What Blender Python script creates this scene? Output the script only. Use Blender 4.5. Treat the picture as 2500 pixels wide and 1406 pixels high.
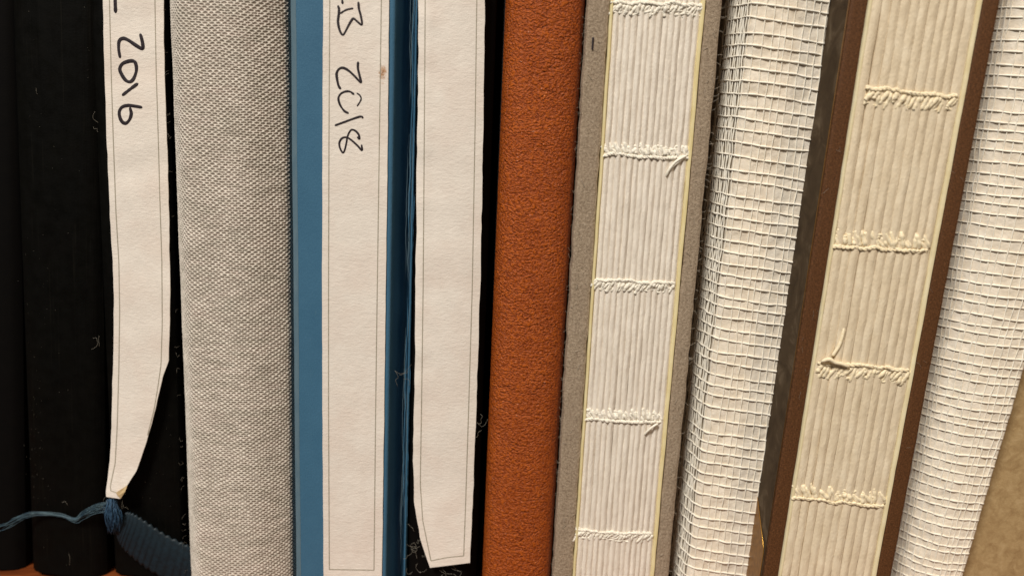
import bpy, math, random
import numpy as np
from mathutils import Vector

# ------------------------------------------------------------------ reset
for o in list(bpy.data.objects):
    bpy.data.objects.remove(o)
scene = bpy.context.scene
COL = scene.collection
MM = 0.001
rng = np.random.default_rng(7)
random.seed(7)

# ------------------------------------------------------------------ camera
W, H = 2500.0, 1406.0
LENS = 30.0
F = LENS / 36.0 * W                    # focal length in photograph pixels
PITCH = math.radians(12.8)
DIST = 125.0                           # mm from the lens to the spines
ZC = 51.1                              # height over the shelf of the picture centre, mm
CAM = np.array([0.0, -DIST * math.cos(PITCH), ZC + DIST * math.sin(PITCH)])

cam_data = bpy.data.cameras.new("camera")
cam_data.sensor_width = 36.0
cam_data.sensor_fit = 'HORIZONTAL'
cam_data.lens = LENS
cam_data.clip_start = 0.005
cam_data.clip_end = 20.0
cam_data.dof.use_dof = True
cam_data.dof.focus_distance = 0.1245
cam_data.dof.aperture_fstop = 17.0
cam = bpy.data.objects.new("camera", cam_data)
cam.location = CAM * MM
cam.rotation_euler = (math.pi / 2 - PITCH, 0, 0)
COL.objects.link(cam)
scene.camera = cam

# ------------------------------------------------------------------ light
world = bpy.data.worlds.new("World")
scene.world = world
world.use_nodes = True
bg = world.node_tree.nodes["Background"]
bg.inputs[0].default_value = (1.0, 0.90, 0.78, 1)
bg.inputs[1].default_value = 0.08


def area(name, loc, target, size, power, colour):
    d = bpy.data.lights.new(name, 'AREA')
    d.shape = 'DISK'
    d.size = size
    d.energy = power
    d.color = colour
    o = bpy.data.objects.new(name, d)
    o.location = loc
    v = Vector(target) - Vector(loc)
    o.rotation_euler = v.to_track_quat('-Z', 'Y').to_euler()
    COL.objects.link(o)
    return o


area("ceiling_lamp", (-0.40, -0.85, 1.20), (0, 0, 0.05), 0.36, 26.0, (1.0, 0.965, 0.885))
area("table_lamp", (0.62, -0.90, 0.75), (0.04, 0, 0.05), 0.30, 2.9, (1.0, 0.74, 0.48))

vs = scene.view_settings
vs.view_transform = 'Standard'
vs.look = 'None'
vs.exposure = 0.0
vs.gamma = 1.0
vs.use_curve_mapping = False
scene.cycles.use_denoising = True
scene.cycles.max_bounces = 8

# ------------------------------------------------------------------ geometry helpers (all in mm)
_cp, _sp = math.cos(PITCH), math.sin(PITCH)


def unproj(px, py, y=0.0):
    """Point at depth y (mm) that stands where the photograph shows (px, py)."""
    px = np.asarray(px, float)
    py = np.asarray(py, float)
    y = np.asarray(y, float)
    a = (px - W / 2) / F
    b = (H / 2 - py) / F
    dx = a
    dy = _cp + b * _sp
    dz = -_sp + b * _cp
    t = (y - CAM[1]) / dy
    return np.stack(np.broadcast_arrays(CAM[0] + t * dx, y + 0 * t, CAM[2] + t * dz), -1)


def vnoise(x, seed=0):
    """smooth 1-d value noise, -1..1"""
    x = np.asarray(x, float)
    r = np.random.default_rng(seed).uniform(-1, 1, 4096)
    i = np.floor(x).astype(int)
    f = x - i
    f = f * f * (3 - 2 * f)
    return r[i % 4096] * (1 - f) + r[(i + 1) % 4096] * f


def vnoise2(x, y, seed=0):
    x = np.asarray(x, float)
    y = np.asarray(y, float)
    r = np.random.default_rng(seed).uniform(-1, 1, (256, 256))
    i = np.floor(x).astype(int)
    j = np.floor(y).astype(int)
    fx = x - i
    fy = y - j
    fx = fx * fx * (3 - 2 * fx)
    fy = fy * fy * (3 - 2 * fy)
    g = lambda a, b: r[a % 256, b % 256]
    return (g(i, j) * (1 - fx) * (1 - fy) + g(i + 1, j) * fx * (1 - fy)
            + g(i, j + 1) * (1 - fx) * fy + g(i + 1, j + 1) * fx * fy)


def mk(name, v, faces, material, parent=None, smooth=True, kind=None, label=None):
    """One mesh object from vertices in mm."""
    v = np.asarray(v, float).reshape(-1, 3) * MM
    me = bpy.data.meshes.new(name)
    if isinstance(faces, np.ndarray):
        n, k = faces.shape
        me.vertices.add(len(v))
        me.vertices.foreach_set("co", v.ravel())
        me.loops.add(n * k)
        me.loops.foreach_set("vertex_index", faces.ravel().astype(np.int32))
        me.polygons.add(n)
        me.polygons.foreach_set("loop_start", np.arange(0, n * k, k, dtype=np.int32))
        me.polygons.foreach_set("loop_total", np.full(n, k, dtype=np.int32))
        me.update(calc_edges=True)
        me.validate()
    else:
        me.from_pydata([tuple(p) for p in v], [], [tuple(f) for f in faces])
        me.update()
    if smooth:
        me.polygons.foreach_set("use_smooth", [True] * len(me.polygons))
    if material is not None:
        me.materials.append(material)
    o = bpy.data.objects.new(name, me)
    COL.objects.link(o)
    if parent is not None:
        o.parent = parent
    if kind:
        o["kind"] = kind
    if label:
        o["label"] = label
    return o


def grid_faces(nu, nv, off=0):
    """faces of an nu x nv vertex grid (index = i*nv + j)"""
    i, j = np.meshgrid(np.arange(nu - 1), np.arange(nv - 1), indexing='ij')
    a = (i * nv + j).ravel() + off
    return np.stack([a, a + nv, a + nv + 1, a + 1], 1)


def smooth_profile(pts, n=3):
    """round a profile by corner cutting"""
    p = np.asarray(pts, float)
    for _ in range(n):
        q = [p[0]]
        for a, b in zip(p[:-1], p[1:]):
            q += [a * .75 + b * .25, a * .25 + b * .75]
        q.append(p[-1])
        p = np.array(q)
    return p


def resample(p, step):
    d = np.r_[0, np.cumsum(np.hypot(*np.diff(p, axis=0).T))]
    n = max(2, int(d[-1] / step) + 1)
    s = np.linspace(0, d[-1], n)
    return np.stack([np.interp(s, d, p[:, 0]), np.interp(s, d, p[:, 1])], 1), s


def extrude(name, prof, w0, w1, material, parent, nw=2, close_back=True, smooth=True, wob=0.0, seed=0, **kw):
    """profile in (u, y) swept from height w0 to w1; closed, capped at both ends"""
    prof = np.asarray(prof, float)
    n = len(prof)
    ws = np.linspace(w0, w1, nw)
    V = np.zeros((nw, n, 3))
    V[:, :, 0] = prof[:, 0]
    V[:, :, 1] = prof[:, 1]
    V[:, :, 2] = ws[:, None]
    if wob:
        V[:, :, 0] += wob * vnoise(ws * 0.35, seed)[:, None]
    faces = [tuple(f) for f in grid_faces(nw, n)]
    faces = [(a, d, c, b) for a, b, c, d in faces]
    for i in range(nw - 1):
        faces.append((i * n + n - 1, i * n, (i + 1) * n, (i + 1) * n + n - 1))
    faces.append(tuple(range(n)))
    faces.append(tuple((nw - 1) * n + k for k in reversed(range(n))))
    o = mk(name, V, faces, material, parent, smooth=False, **kw)
    if smooth:
        me = o.data
        for p in me.polygons:
            p.use_smooth = len(p.vertices) == 4
        try:
            me.set_sharp_from_angle(angle=math.radians(38))
        except Exception:
            pass
    return o


def tube_mesh(path, rad, sides=6):
    """vertices and faces of a closed tube along a path"""
    path = np.asarray(path, float)
    n = len(path)
    rad = np.broadcast_to(np.asarray(rad, float), (n,))
    t = np.gradient(path, axis=0)
    t /= np.linalg.norm(t, axis=1)[:, None] + 1e-12
    ref = np.array([0, 1.0, 0])
    a = np.cross(t, ref)
    bad = np.linalg.norm(a, axis=1) < 1e-4
    a[bad] = np.cross(t[bad], np.array([1.0, 0, 0]))
    a /= np.linalg.norm(a, axis=1)[:, None]
    b = np.cross(t, a)
    ang = np.arange(sides) * 2 * math.pi / sides
    V = path[:, None] + rad[:, None, None] * (np.cos(ang)[None, :, None] * a[:, None] + np.sin(ang)[None, :, None] * b[:, None])
    F_ = []
    for i in range(n - 1):
        for k in range(sides):
            k2 = (k + 1) % sides
            F_.append((i * sides + k, i * sides + k2, (i + 1) * sides + k2, (i + 1) * sides + k))
    V = V.reshape(-1, 3)
    V = np.r_[V, path[:1], path[-1:]]
    c0, c1 = n * sides, n * sides + 1
    for k in range(sides):
        k2 = (k + 1) % sides
        F_.append((c0, k2, k, k))
        F_.append((c1, (n - 1) * sides + k, (n - 1) * sides + k2, (n - 1) * sides + k2))
    return V, F_


class Bundle:
    """many tubes collected into one mesh"""
    def __init__(self):
        self.v, self.f, self.n = [], [], 0

    def tube(self, path, rad, sides=5):
        V, F_ = tube_mesh(path, rad, sides)
        self.v.append(V)
        self.f += [tuple(dict.fromkeys(i + self.n for i in f)) for f in F_]
        self.n += len(V)

    def build(self, name, material, parent=None, **kw):
        return mk(name, np.concatenate(self.v), self.f, material, parent, **kw)


def spline(pts, n=24):
    """Catmull-Rom through points"""
    p = np.asarray(pts, float)
    p = np.r_[[2 * p[0] - p[1]], p, [2 * p[-1] - p[-2]]]
    out = []
    m = max(2, n // (len(p) - 3))
    for i in range(1, len(p) - 2):
        t = np.linspace(0, 1, m, endpoint=False)[:, None]
        a, b, c, d = p[i - 1], p[i], p[i + 1], p[i + 2]
        out.append(0.5 * ((2 * b) + (-a + c) * t + (2 * a - 5 * b + 4 * c - d) * t ** 2 + (-a + 3 * b - 3 * c + d) * t ** 3))
    out.append(p[-2][None])
    return np.concatenate(out)


# ------------------------------------------------------------------ materials
def lin(r, g, b):
    f = lambda c: (c / 255 / 12.92) if c <= 10 else ((c / 255 + 0.055) / 1.055) ** 2.4
    return (f(r), f(g), f(b), 1)


class Mat:
    def __init__(self, name, rough=0.6, spec=0.5):
        self.m = bpy.data.materials.new(name)
        self.m.use_nodes = True
        self.t = self.m.node_tree
        self.n = self.t.nodes
        self.b = self.n["Principled BSDF"]
        self.b.inputs["Roughness"].default_value = rough
        self.b.inputs["Specular IOR Level"].default_value = spec
        tc = self.n.new("ShaderNodeTexCoord")
        mp = self.n.new("ShaderNodeVectorMath")
        mp.operation = 'SCALE'
        mp.inputs["Scale"].default_value = 1000.0
        self.link(tc.outputs["Object"], mp.inputs[0])
        self.co = mp.outputs[0]
        self.height = None

    def link(self, a, b):
        self.t.links.new(a, b)

    def map(self, scale=(1, 1, 1), off=(0, 0, 0)):
        mp = self.n.new("ShaderNodeMapping")
        mp.inputs["Scale"].default_value = scale
        mp.inputs["Location"].default_value = off
        self.link(self.co, mp.inputs[0])
        return mp.outputs[0]

    def noise(self, scale, detail=3, rough=0.55, stretch=(1, 1, 1), off=(0, 0, 0), dist=0.0):
        nd = self.n.new("ShaderNodeTexNoise")
        nd.inputs["Scale"].default_value = scale
        nd.inputs["Detail"].default_value = detail
        nd.inputs["Roughness"].default_value = rough
        nd.inputs["Distortion"].default_value = dist
        self.link(self.map(stretch, off), nd.inputs["Vector"])
        return nd.outputs["Fac"]

    def voronoi(self, scale, feature='F1', stretch=(1, 1, 1), rand=1.0, vec=None):
        nd = self.n.new("ShaderNodeTexVoronoi")
        nd.feature = feature
        nd.inputs["Scale"].default_value = scale
        nd.inputs["Randomness"].default_value = rand
        self.link(vec if vec is not None else self.map(stretch), nd.inputs["Vector"])
        return nd.outputs["Distance"]

    def ramp(self, fac, stops):
        r = self.n.new("ShaderNodeValToRGB")
        els = r.color_ramp.elements
        while len(els) < len(stops):
            els.new(0.5)
        for e, (p, c) in zip(els, stops):
            e.position = p
            e.color = c if len(c) == 4 else (*c, 1)
        self.link(fac, r.inputs[0])
        return r.outputs[0]

    def val(self, fac, a, b, lo=0.0, hi=1.0):
        m = self.n.new("ShaderNodeMapRange")
        m.inputs[1].default_value = a
        m.inputs[2].default_value = b
        m.inputs[3].default_value = lo
        m.inputs[4].default_value = hi
        self.link(fac, m.inputs[0])
        return m.outputs[0]

    def math(self, op, a, b=None):
        m = self.n.new("ShaderNodeMath")
        m.operation = op
        for k, x in enumerate((a, b)):
            if x is None:
                continue
            if isinstance(x, (int, float)):
                m.inputs[k].default_value = x
            else:
                self.link(x, m.inputs[k])
        return m.outputs[0]

    def mix(self, fac, a, b, mode='MIX'):
        m = self.n.new("ShaderNodeMix")
        m.data_type = 'RGBA'
        m.blend_type = mode
        if isinstance(fac, (int, float)):
            m.inputs[0].default_value = fac
        else:
            self.link(fac, m.inputs[0])
        for k, x in ((6, a), (7, b)):
            if isinstance(x, tuple):
                m.inputs[k].default_value = x
            else:
                self.link(x, m.inputs[k])
        return m.outputs[2]

    def colour(self, c):
        if isinstance(c, tuple):
            self.b.inputs["Base Color"].default_value = c
        else:
            self.link(c, self.b.inputs["Base Color"])

    def bump(self, h, dist_mm, strength=1.0):
        bn = self.n.new("ShaderNodeBump")
        bn.inputs["Strength"].default_value = strength
        bn.inputs["Distance"].default_value = dist_mm * MM
        self.link(h, bn.inputs["Height"])
        if self.height is not None:
            self.link(self.height, bn.inputs["Normal"])
        self.height = bn.outputs[0]
        self.link(self.height, self.b.inputs["Normal"])

    def rough(self, s):
        self.link(s, self.b.inputs["Roughness"])


def mat_paper(name, c1, c2, stain=None, tooth=0.05):
    m = Mat(name, 0.8, 0.25)
    n1 = m.noise(0.5, 4, 0.6)
    c = m.ramp(n1, [(0.3, c1), (0.7, c2)])
    c = m.mix(m.val(m.noise(0.14, 3, 0.6), 0.42, 0.66, 0.0, 0.5), c, lin(224, 208, 197))
    if stain:
        vm = m.n.new("ShaderNodeVectorMath")
        vm.operation = 'DISTANCE'
        m.link(m.map((1.0, 0, 0.6)), vm.inputs[0])
        vm.inputs[1].default_value = (stain[0], 0, stain[1] * 0.6)
        nz = m.noise(2.2, 4, 0.7)
        d = m.math('ADD', vm.outputs["Value"], m.val(nz, 0.3, 0.7, -0.55, 0.55))
        c = m.mix(m.val(d, 0.15, 0.75, 0.75, 0.0), c, lin(176, 118, 52))
        core = m.math('ADD', vm.outputs["Value"], m.val(m.noise(4, 3, .7), 0.3, 0.7, -0.4, 0.4))
        c = m.mix(m.val(core, 0.05, 0.3, 0.5, 0.0), c, lin(120, 72, 28))
    m.colour(c)
    # laid fibres run across the sheet
    m.bump(m.noise(1.6, 4, 0.62, (0.75, 1, 1.5), dist=0.4), tooth * 2.2, 0.6)
    m.bump(m.noise(6.0, 3, 0.6, (0.6, 1, 1.4)), tooth, 0.5)
    return m.m


M = {}
M["label"] = mat_paper("label_paper", lin(229, 220, 211), lin(237, 228, 219))
M["ink"] = None
m = Mat("ballpoint_ink", 0.55, 0.4)
m.colour(m.ramp(m.noise(5, 3), [(0.35, lin(28, 20, 26)), (0.7, lin(52, 42, 48))]))
M["ink"] = m.m
m = Mat("printed_rule", 0.8, 0.2)
m.colour(m.ramp(m.noise(3, 3), [(0.3, lin(150, 142, 126)), (0.7, lin(180, 172, 157))]))
M["rule"] = m.m
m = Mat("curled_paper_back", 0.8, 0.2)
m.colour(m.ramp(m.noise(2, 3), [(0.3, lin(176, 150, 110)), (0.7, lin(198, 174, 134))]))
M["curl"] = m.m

m = Mat("black_leatherette", 0.5, 0.09)
m.colour(m.ramp(m.noise(0.35, 4, 0.7), [(0.3, lin(4, 4, 3)), (0.75, lin(8, 7, 5))]))
sc_ = m.noise(1.0, 4, 0.7, (2.6, 1, 0.05))
c = m.ramp(m.noise(0.35, 4, 0.7), [(0.3, lin(4, 4, 3)), (0.75, lin(8, 7, 5))])
m.colour(m.mix(m.val(sc_, 0.60, 0.78, 0.0, 0.8), c, lin(24, 22, 17)))
m.bump(m.noise(3.5, 4, 0.65), 0.05, 0.5)
m.bump(m.noise(0.5, 3, 0.6, (2.0, 1, 0.10)), 0.25, 0.6)
m.bump(m.voronoi(2.4), 0.02, 0.4)
m.rough(m.val(m.noise(0.6, 4, .6), 0.3, 0.7, 0.45, 0.68))
M["black"] = m.m
m = Mat("black_cloth_cover", 0.75, 0.1)
m.colour(m.ramp(m.noise(0.6, 4, 0.7), [(0.3, lin(4, 3, 3)), (0.75, lin(8, 6, 5))]))
m.bump(m.noise(5, 3, 0.6), 0.04, 0.5)
M["black2"] = m.m

m = Mat("blue_book_cloth", 0.5, 0.35)
bw = m.noise(1.0, 3, 0.6, (5.5, 1, 2.0))
c = m.ramp(m.noise(0.12, 4, 0.65), [(0.3, lin(55, 97, 127)), (0.7, lin(65, 108, 138))])
c = m.mix(m.val(bw, 0.35, 0.68, 0.0, 0.35), c, lin(72, 116, 144))
m.colour(m.mix(m.val(m.noise(2.2, 3, .6, (1, 1, .2)), 0.66, 0.78, 0.0, 0.4), c, lin(98, 132, 150)))
m.bump(bw, 0.06, 0.5)
m.bump(m.noise(4.5, 3, 0.6), 0.05, 0.6)
m.bump(m.noise(0.5, 2, 0.5, (1, 1, 0.3)), 0.05, 0.4)
M["blue"] = m.m
m = Mat("worn_blue_edge", 0.6, 0.3)
m.colour(m.ramp(m.noise(1.2, 4, 0.7, (1, 1, 0.3)), [(0.3, lin(82, 108, 124)), (0.7, lin(98, 120, 132))]))
m.bump(m.noise(3, 3), 0.03, 0.4)
M["blue_edge"] = m.m

m = Mat("orange_brown_leather", 0.36, 0.34)
grain = m.noise(2.7, 2, 0.45, (1, 1, 1.15), dist=0.5)
grain2 = m.noise(6.5, 2, 0.5)
pits = m.math('ADD', m.math('MULTIPLY', grain, 0.72), m.math('MULTIPLY', grain2, 0.28))
warp = m.n.new("ShaderNodeVectorMath")
warp.operation = 'ADD'
nzv = m.n.new("ShaderNodeTexNoise")
nzv.inputs["Scale"].default_value = 0.7
nzv.inputs["Detail"].default_value = 3
m.link(m.map((0.5, 1, 1)), nzv.inputs["Vector"])
vsc = m.n.new("ShaderNodeVectorMath")
vsc.operation = 'SCALE'
vsc.inputs["Scale"].default_value = 1.3
m.link(nzv.outputs["Color"], vsc.inputs[0])
m.link(m.map((0.16, 0.2, 0.62)), warp.inputs[0])
m.link(vsc.outputs[0], warp.inputs[1])
crease = m.voronoi(0.75, 'DISTANCE_TO_EDGE', vec=warp.outputs[0])
crease_m = m.val(crease, 0.0, 0.05, 1.0, 0.0)
zone = m.val(m.noise(0.16, 2, 0.5, (1, 1, 0.8)), 0.42, 0.62, 0.0, 1.0)
crease_m = m.math('MULTIPLY', crease_m, zone)
c = m.ramp(pits, [(0.36, lin(118, 50, 10)), (0.45, lin(160, 74, 18)), (0.55, lin(178, 87, 25)), (0.68, lin(188, 97, 34))])
big = m.noise(0.22, 3, 0.6)
c = m.mix(m.val(big, 0.35, 0.7, 0.0, 0.5), c, lin(146, 64, 14))
m.colour(c)
hh = m.math('SUBTRACT', m.val(pits, 0.38, 0.60, 0, 1), m.math('MULTIPLY', crease_m, 0.9))
m.bump(hh, 0.17, 0.9)
m.rough(m.val(pits, 0.42, 0.6, 0.55, 0.33))
M["leather"] = m.m

m = Mat("grey_board", 0.9, 0.15)
fib = m.noise(3.0, 5, 0.7, (1, 1, 0.8))
c = m.ramp(fib, [(0.32, lin(134, 117, 99)), (0.55, lin(166, 148, 128)), (0.75, lin(188, 172, 152))])
spk = m.noise(7.5, 2, 0.5)
c = m.mix(m.val(spk, 0.62, 0.72, 0.0, 0.55), c, lin(104, 92, 78))
m.colour(c)
stk = m.noise(1.2, 4, 0.7, (2.2, 1, 0.10))
c = m.mix(m.val(stk, 0.58, 0.72, 0.0, 0.45), c, lin(116, 101, 84))
m.colour(c)
m.bump(fib, 0.22, 0.9)
m.bump(m.noise(0.8, 3, 0.6, (1, 1, 0.12)), 0.2, 0.5)
M["board"] = m.m

m = Mat("endpaper_yellow", 0.7, 0.25)
m.colour(m.ramp(m.noise(1.2, 3, .6, (1, 1, .3)), [(0.3, lin(222, 204, 150)), (0.7, lin(236, 222, 178))]))
m.bump(m.noise(3, 3), 0.05, 0.4)
M["endpaper"] = m.m


def mat_sig(name, c1, c2, c3, gloss):
    m = Mat(name, gloss, 0.4)
    n1 = m.noise(0.9, 4, 0.65, (1, 1, 0.35))
    m.colour(m.ramp(n1, [(0.28, c1), (0.5, c2), (0.74, c3)]))
    lump = m.noise(1.3, 4, 0.65, (1.2, 1, 0.45))
    m.bump(lump, 0.18, 0.7)
    m.bump(m.noise(4, 3, 0.65, (1, 1, 0.6)), 0.09, 0.7)
    m.rough(m.val(m.noise(1.4, 3), 0.35, 0.7, gloss - 0.16, gloss + 0.2))
    return m.m


M["sig1"] = mat_sig("glued_folds_white", lin(222, 211, 197), lin(232, 222, 209), lin(240, 231, 219), 0.45)
M["sig2"] = mat_sig("glued_folds_cream", lin(216, 198, 170), lin(226, 209, 182), lin(236, 221, 196), 0.34)
m = Mat("linen_thread_white", 0.6, 0.3)
m.colour(m.ramp(m.noise(3, 3), [(0.3, lin(232, 224, 208)), (0.7, lin(246, 240, 228))]))
m.bump(m.noise(5, 3, .6), 0.08, 0.7)
M["thread1"] = m.m
m = Mat("linen_thread_cream", 0.55, 0.35)
m.colour(m.ramp(m.noise(3, 3), [(0.3, lin(234, 216, 180)), (0.7, lin(246, 232, 204))]))
m.bump(m.noise(5, 3, .6), 0.08, 0.7)
M["thread2"] = m.m

m = Mat("endpaper_cream", 0.7, 0.25)
m.colour(m.ramp(m.noise(1.2, 3, .6, (1, 1, .3)), [(0.3, lin(226, 210, 168)), (0.7, lin(240, 228, 194))]))
m.bump(m.noise(3, 3), 0.05, 0.4)
M["endpaper2"] = m.m
m = Mat("mull_backing_paper", 0.85, 0.2)
n1 = m.noise(0.55, 4, 0.65)
m.colour(m.ramp(n1, [(0.3, lin(222, 208, 188)), (0.72, lin(240, 230, 216))]))
m.bump(m.noise(1.1, 4, 0.6), 0.22, 0.7)
m.bump(m.noise(5, 3, 0.6), 0.05, 0.5)
M["mull_paper"] = m.m
m = Mat("mull_gauze", 0.7, 0.3)
m.colour(m.ramp(m.noise(1.4, 3, 0.6), [(0.3, lin(234, 224, 206)), (0.7, lin(250, 244, 232))]))
m.bump(m.noise(7, 2), 0.05, 0.5)
M["mull"] = m.m

m = Mat("taupe_flank_shade", 0.85, 0.15)  # shade of the receding gauze flank, put into the backing colour
m.colour(m.ramp(m.noise(1.2, 4, .6), [(0.3, lin(122, 109, 92)), (0.7, lin(144, 131, 112))]))
m.bump(m.noise(4, 3, .6), 0.06, 0.5)
M["taupe"] = m.m
m = Mat("brown_cover_cloth", 0.62, 0.3)
wv = m.noise(1.0, 3, 0.6, (3.2, 1, 7.5))
wv2 = m.noise(1.0, 3, 0.6, (8.5, 1, 2.2))
mixw = m.math('ADD', m.math('MULTIPLY', wv, 0.5), m.math('MULTIPLY', wv2, 0.5))
m.colour(m.ramp(mixw, [(0.36, lin(60, 35, 16)), (0.5, lin(88, 55, 29)), (0.66, lin(114, 75, 45))]))
m.bump(mixw, 0.10, 0.7)
M["brown"] = m.m
m = Mat("taupe_side_cloth", 0.8, 0.12)
sm = m.noise(0.4, 4, 0.6, (1, 0.5, 0.6), dist=1.2)
m.colour(m.ramp(sm, [(0.34, lin(62, 49, 35)), (0.55, lin(78, 64, 48)), (0.78, lin(112, 98, 80))]))
m.bump(m.noise(2.5, 4), 0.05, 0.5)
M["side"] = m.m
m = Mat("gilt_line", 0.3, 0.6)
m.colour(lin(214, 160, 70))
m.b.inputs["Metallic"].default_value = 0.85
M["gilt"] = m.m
m = Mat("bronze_corner", 0.5, 0.5)
m.colour(m.ramp(m.noise(1.2, 3), [(0.3, lin(110, 72, 20)), (0.7, lin(140, 96, 36))]))
M["bronze"] = m.m

m = Mat("kraft_board", 0.85, 0.2)
kf = m.noise(0.7, 5, 0.65, dist=0.5)
c = m.ramp(kf, [(0.3, lin(150, 122, 84)), (0.55, lin(172, 145, 104)), (0.75, lin(188, 162, 122))])
fl = m.noise(2.6, 3, 0.6, (1, 1, 1.6))
c = m.mix(m.val(fl, 0.64, 0.74, 0.0, 0.5), c, lin(206, 176, 128))
m.colour(c)
m.bump(m.noise(2.2, 4, .65), 0.12, 0.5)
M["kraft"] = m.m

m = Mat("shelf_wood", 0.4, 0.45)
g = m.noise(0.35, 5, 0.65, (0.25, 1.6, 1), dist=1.4)
m.colour(m.ramp(g, [(0.3, lin(70, 30, 10)), (0.52, lin(112, 54, 22)), (0.72, lin(146, 80, 40))]))
m.bump(g, 0.1, 0.4)
M["wood"] = m.m

m = Mat("blue_ribbon", 0.55, 0.35)
m.colour(m.ramp(m.noise(1.5, 4, .7), [(0.3, lin(9, 22, 30)), (0.7, lin(18, 38, 49))]))
m.bump(m.noise(6, 3), 0.04, 0.6)
M["ribbon"] = m.m
m = Mat("blue_fibre", 0.5, 0.4)
m.colour(m.ramp(m.noise(1.2, 3), [(0.3, lin(40, 66, 84)), (0.7, lin(92, 116, 126))]))
M["fibre_blue"] = m.m
m = Mat("blue_knot_fibre", 0.6, 0.3)
m.colour(m.ramp(m.noise(2, 3), [(0.3, lin(24, 48, 72)), (0.7, lin(54, 84, 110))]))
M["knot"] = m.m
m = Mat("grey_lint", 0.7, 0.3)
m.colour(lin(140, 134, 122))
M["lint"] = m.m
m = Mat("board_fibre", 0.8, 0.2)
m.colour(lin(176, 164, 148))
M["bfib"] = m.m

m = Mat("grey_linen", 0.5, 0.45)
at = m.n.new("ShaderNodeAttribute")
at.attribute_name = "yarn"
big = m.noise(0.55, 3, 0.6, (0.35, 1, 1.6))
dark = m.mix(m.val(big, 0.35, 0.65), lin(142, 132, 120), lin(164, 148, 138))
lite = m.mix(m.val(big, 0.35, 0.65), lin(222, 213, 200), lin(238, 229, 217))
m.colour(m.mix(at.outputs["Fac"], dark, lite))
m.bump(m.noise(9, 2), 0.03, 0.5)
m.rough(m.val(at.outputs["Fac"], 0, 1, 0.75, 0.42))
M["linen"] = m.m

# ------------------------------------------------------------------ shelf
sv = [(-220, -25, -18), (260, -25, -18), (260, 200, -18), (-220, 200, -18),
      (-220, -25, 0), (260, -25, 0), (260, 200, 0), (-220, 200, 0)]
shelf = mk("shelf", sv, [(0, 3, 2, 1), (4, 5, 6, 7), (0, 1, 5, 4), (1, 2, 6, 5), (2, 3, 7, 6), (3, 0, 4, 7)], M["wood"], smooth=False)
shelf["kind"] = "structure"
bv = shelf.modifiers.new("bevel", 'BEVEL')
bv.width = 0.0015
bv.segments = 3

BACK = 135.0          # depth of a book, mm
TALL = 190.0          # height of a book, mm


class Book:
    """A book standing on the shelf and leaning to the right.
    left/right: pixel columns of its edges at the top and bottom of the photograph, at depth y."""
    def __init__(self, name, left, right, y, label, category="book", group="books leaning on the shelf", lean=None):
        lt, lb = unproj(left[0], 0, y), unproj(left[1], H, y)
        rt, rb = unproj(right[0], 0, y), unproj(right[1], H, y)
        al = math.atan2(lt[0] - lb[0], lt[2] - lb[2])
        ar = math.atan2(rt[0] - rb[0], rt[2] - rb[2])
        self.a = (al + ar) / 2 if lean is None else lean
        ca, sa = math.cos(self.a), math.sin(self.a)
        mr = (rt + rb) / 2
        ml = (lt + lb) / 2
        self.ox = mr[0] - mr[2] * math.tan(self.a)
        self.ca, self.sa = ca, sa
        self.w = float((mr - ml)[0] * ca)
        self.y = y
        e = bpy.data.objects.new(name, None)
        e.empty_display_size = 0.01
        e.location = (self.ox * MM, 0, 0.0)
        e.rotation_euler = (0, self.a, 0)
        e["label"] = label
        e["category"] = category
        e["group"] = group
        COL.objects.link(e)
        self.e = e
        print("BOOK %s lean %.2f (%.2f %.2f) width %.2f" % (name, math.degrees(self.a), math.degrees(al), math.degrees(ar), self.w))

    def to_local(self, p):
        p = np.asarray(p, float)
        x = p[..., 0] - self.ox
        z = p[..., 2]
        return np.stack([x * self.ca - z * self.sa, p[..., 1], x * self.sa + z * self.ca], -1)

    def px(self, px, py, y):
        return self.to_local(unproj(px, py, y))

    def u(self, px, py, y):
        return float(self.px(px, py, y)[0])

    def hw(self, px, py, y):
        return float(self.px(px, py, y)[2])


def sheet(name, book, left, right, depth, material, nu=14, nv=120, thick=0.14, seed=0, wob=0.5, parent=None, **kw):
    """paper sheet between two pixel polylines, depth(px, py, s, t) in mm; a closed thin solid"""
    left = np.asarray(left, float)
    right = np.asarray(right, float)

    def param(p, t):
        d = np.r_[0, np.cumsum(np.hypot(*np.diff(p, axis=0).T))]
        return np.stack([np.interp(t * d[-1], d, p[:, 0]), np.interp(t * d[-1], d, p[:, 1])], 1)
    t = np.linspace(0, 1, nv)
    L, R = param(left, t), param(right, t)
    L[:, 0] += wob * vnoise(t * 60, seed) + wob * vnoise(t * 23, seed + 1)
    R[:, 0] += wob * vnoise(t * 60, seed + 2) + wob * vnoise(t * 23, seed + 3)
    s = np.linspace(0, 1, nu)
    P = L[None] * (1 - s)[:, None, None] + R[None] * s[:, None, None]
    S, T = np.meshgrid(s, t, indexing='ij')
    Y = depth(P[..., 0], P[..., 1], S, T)
    front = book.px(P[..., 0], P[..., 1], Y)
    back = front + np.array([0, thick, 0])
    n = nu * nv
    f = grid_faces(nu, nv)[:, ::-1]
    fb = grid_faces(nu, nv, n)
    rim = []
    loop = [i * nv for i in range(nu)] + [(nu - 1) * nv + j for j in range(1, nv)] + \
           [i * nv + nv - 1 for i in range(nu - 2, -1, -1)] + [j for j in range(nv - 2, 0, -1)]
    for a, b in zip(loop, loop[1:] + loop[:1]):
        rim.append((a, b, b + n, a + n))
    o = mk(name, np.r_[front.reshape(-1, 3), back.reshape(-1, 3)], np.r_[f, fb, np.array(rim)], material,
           parent if parent is not None else book.e, **kw)
    try:
        o.data.set_sharp_from_angle(angle=math.radians(50))
    except Exception:
        pass
    return o


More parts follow.
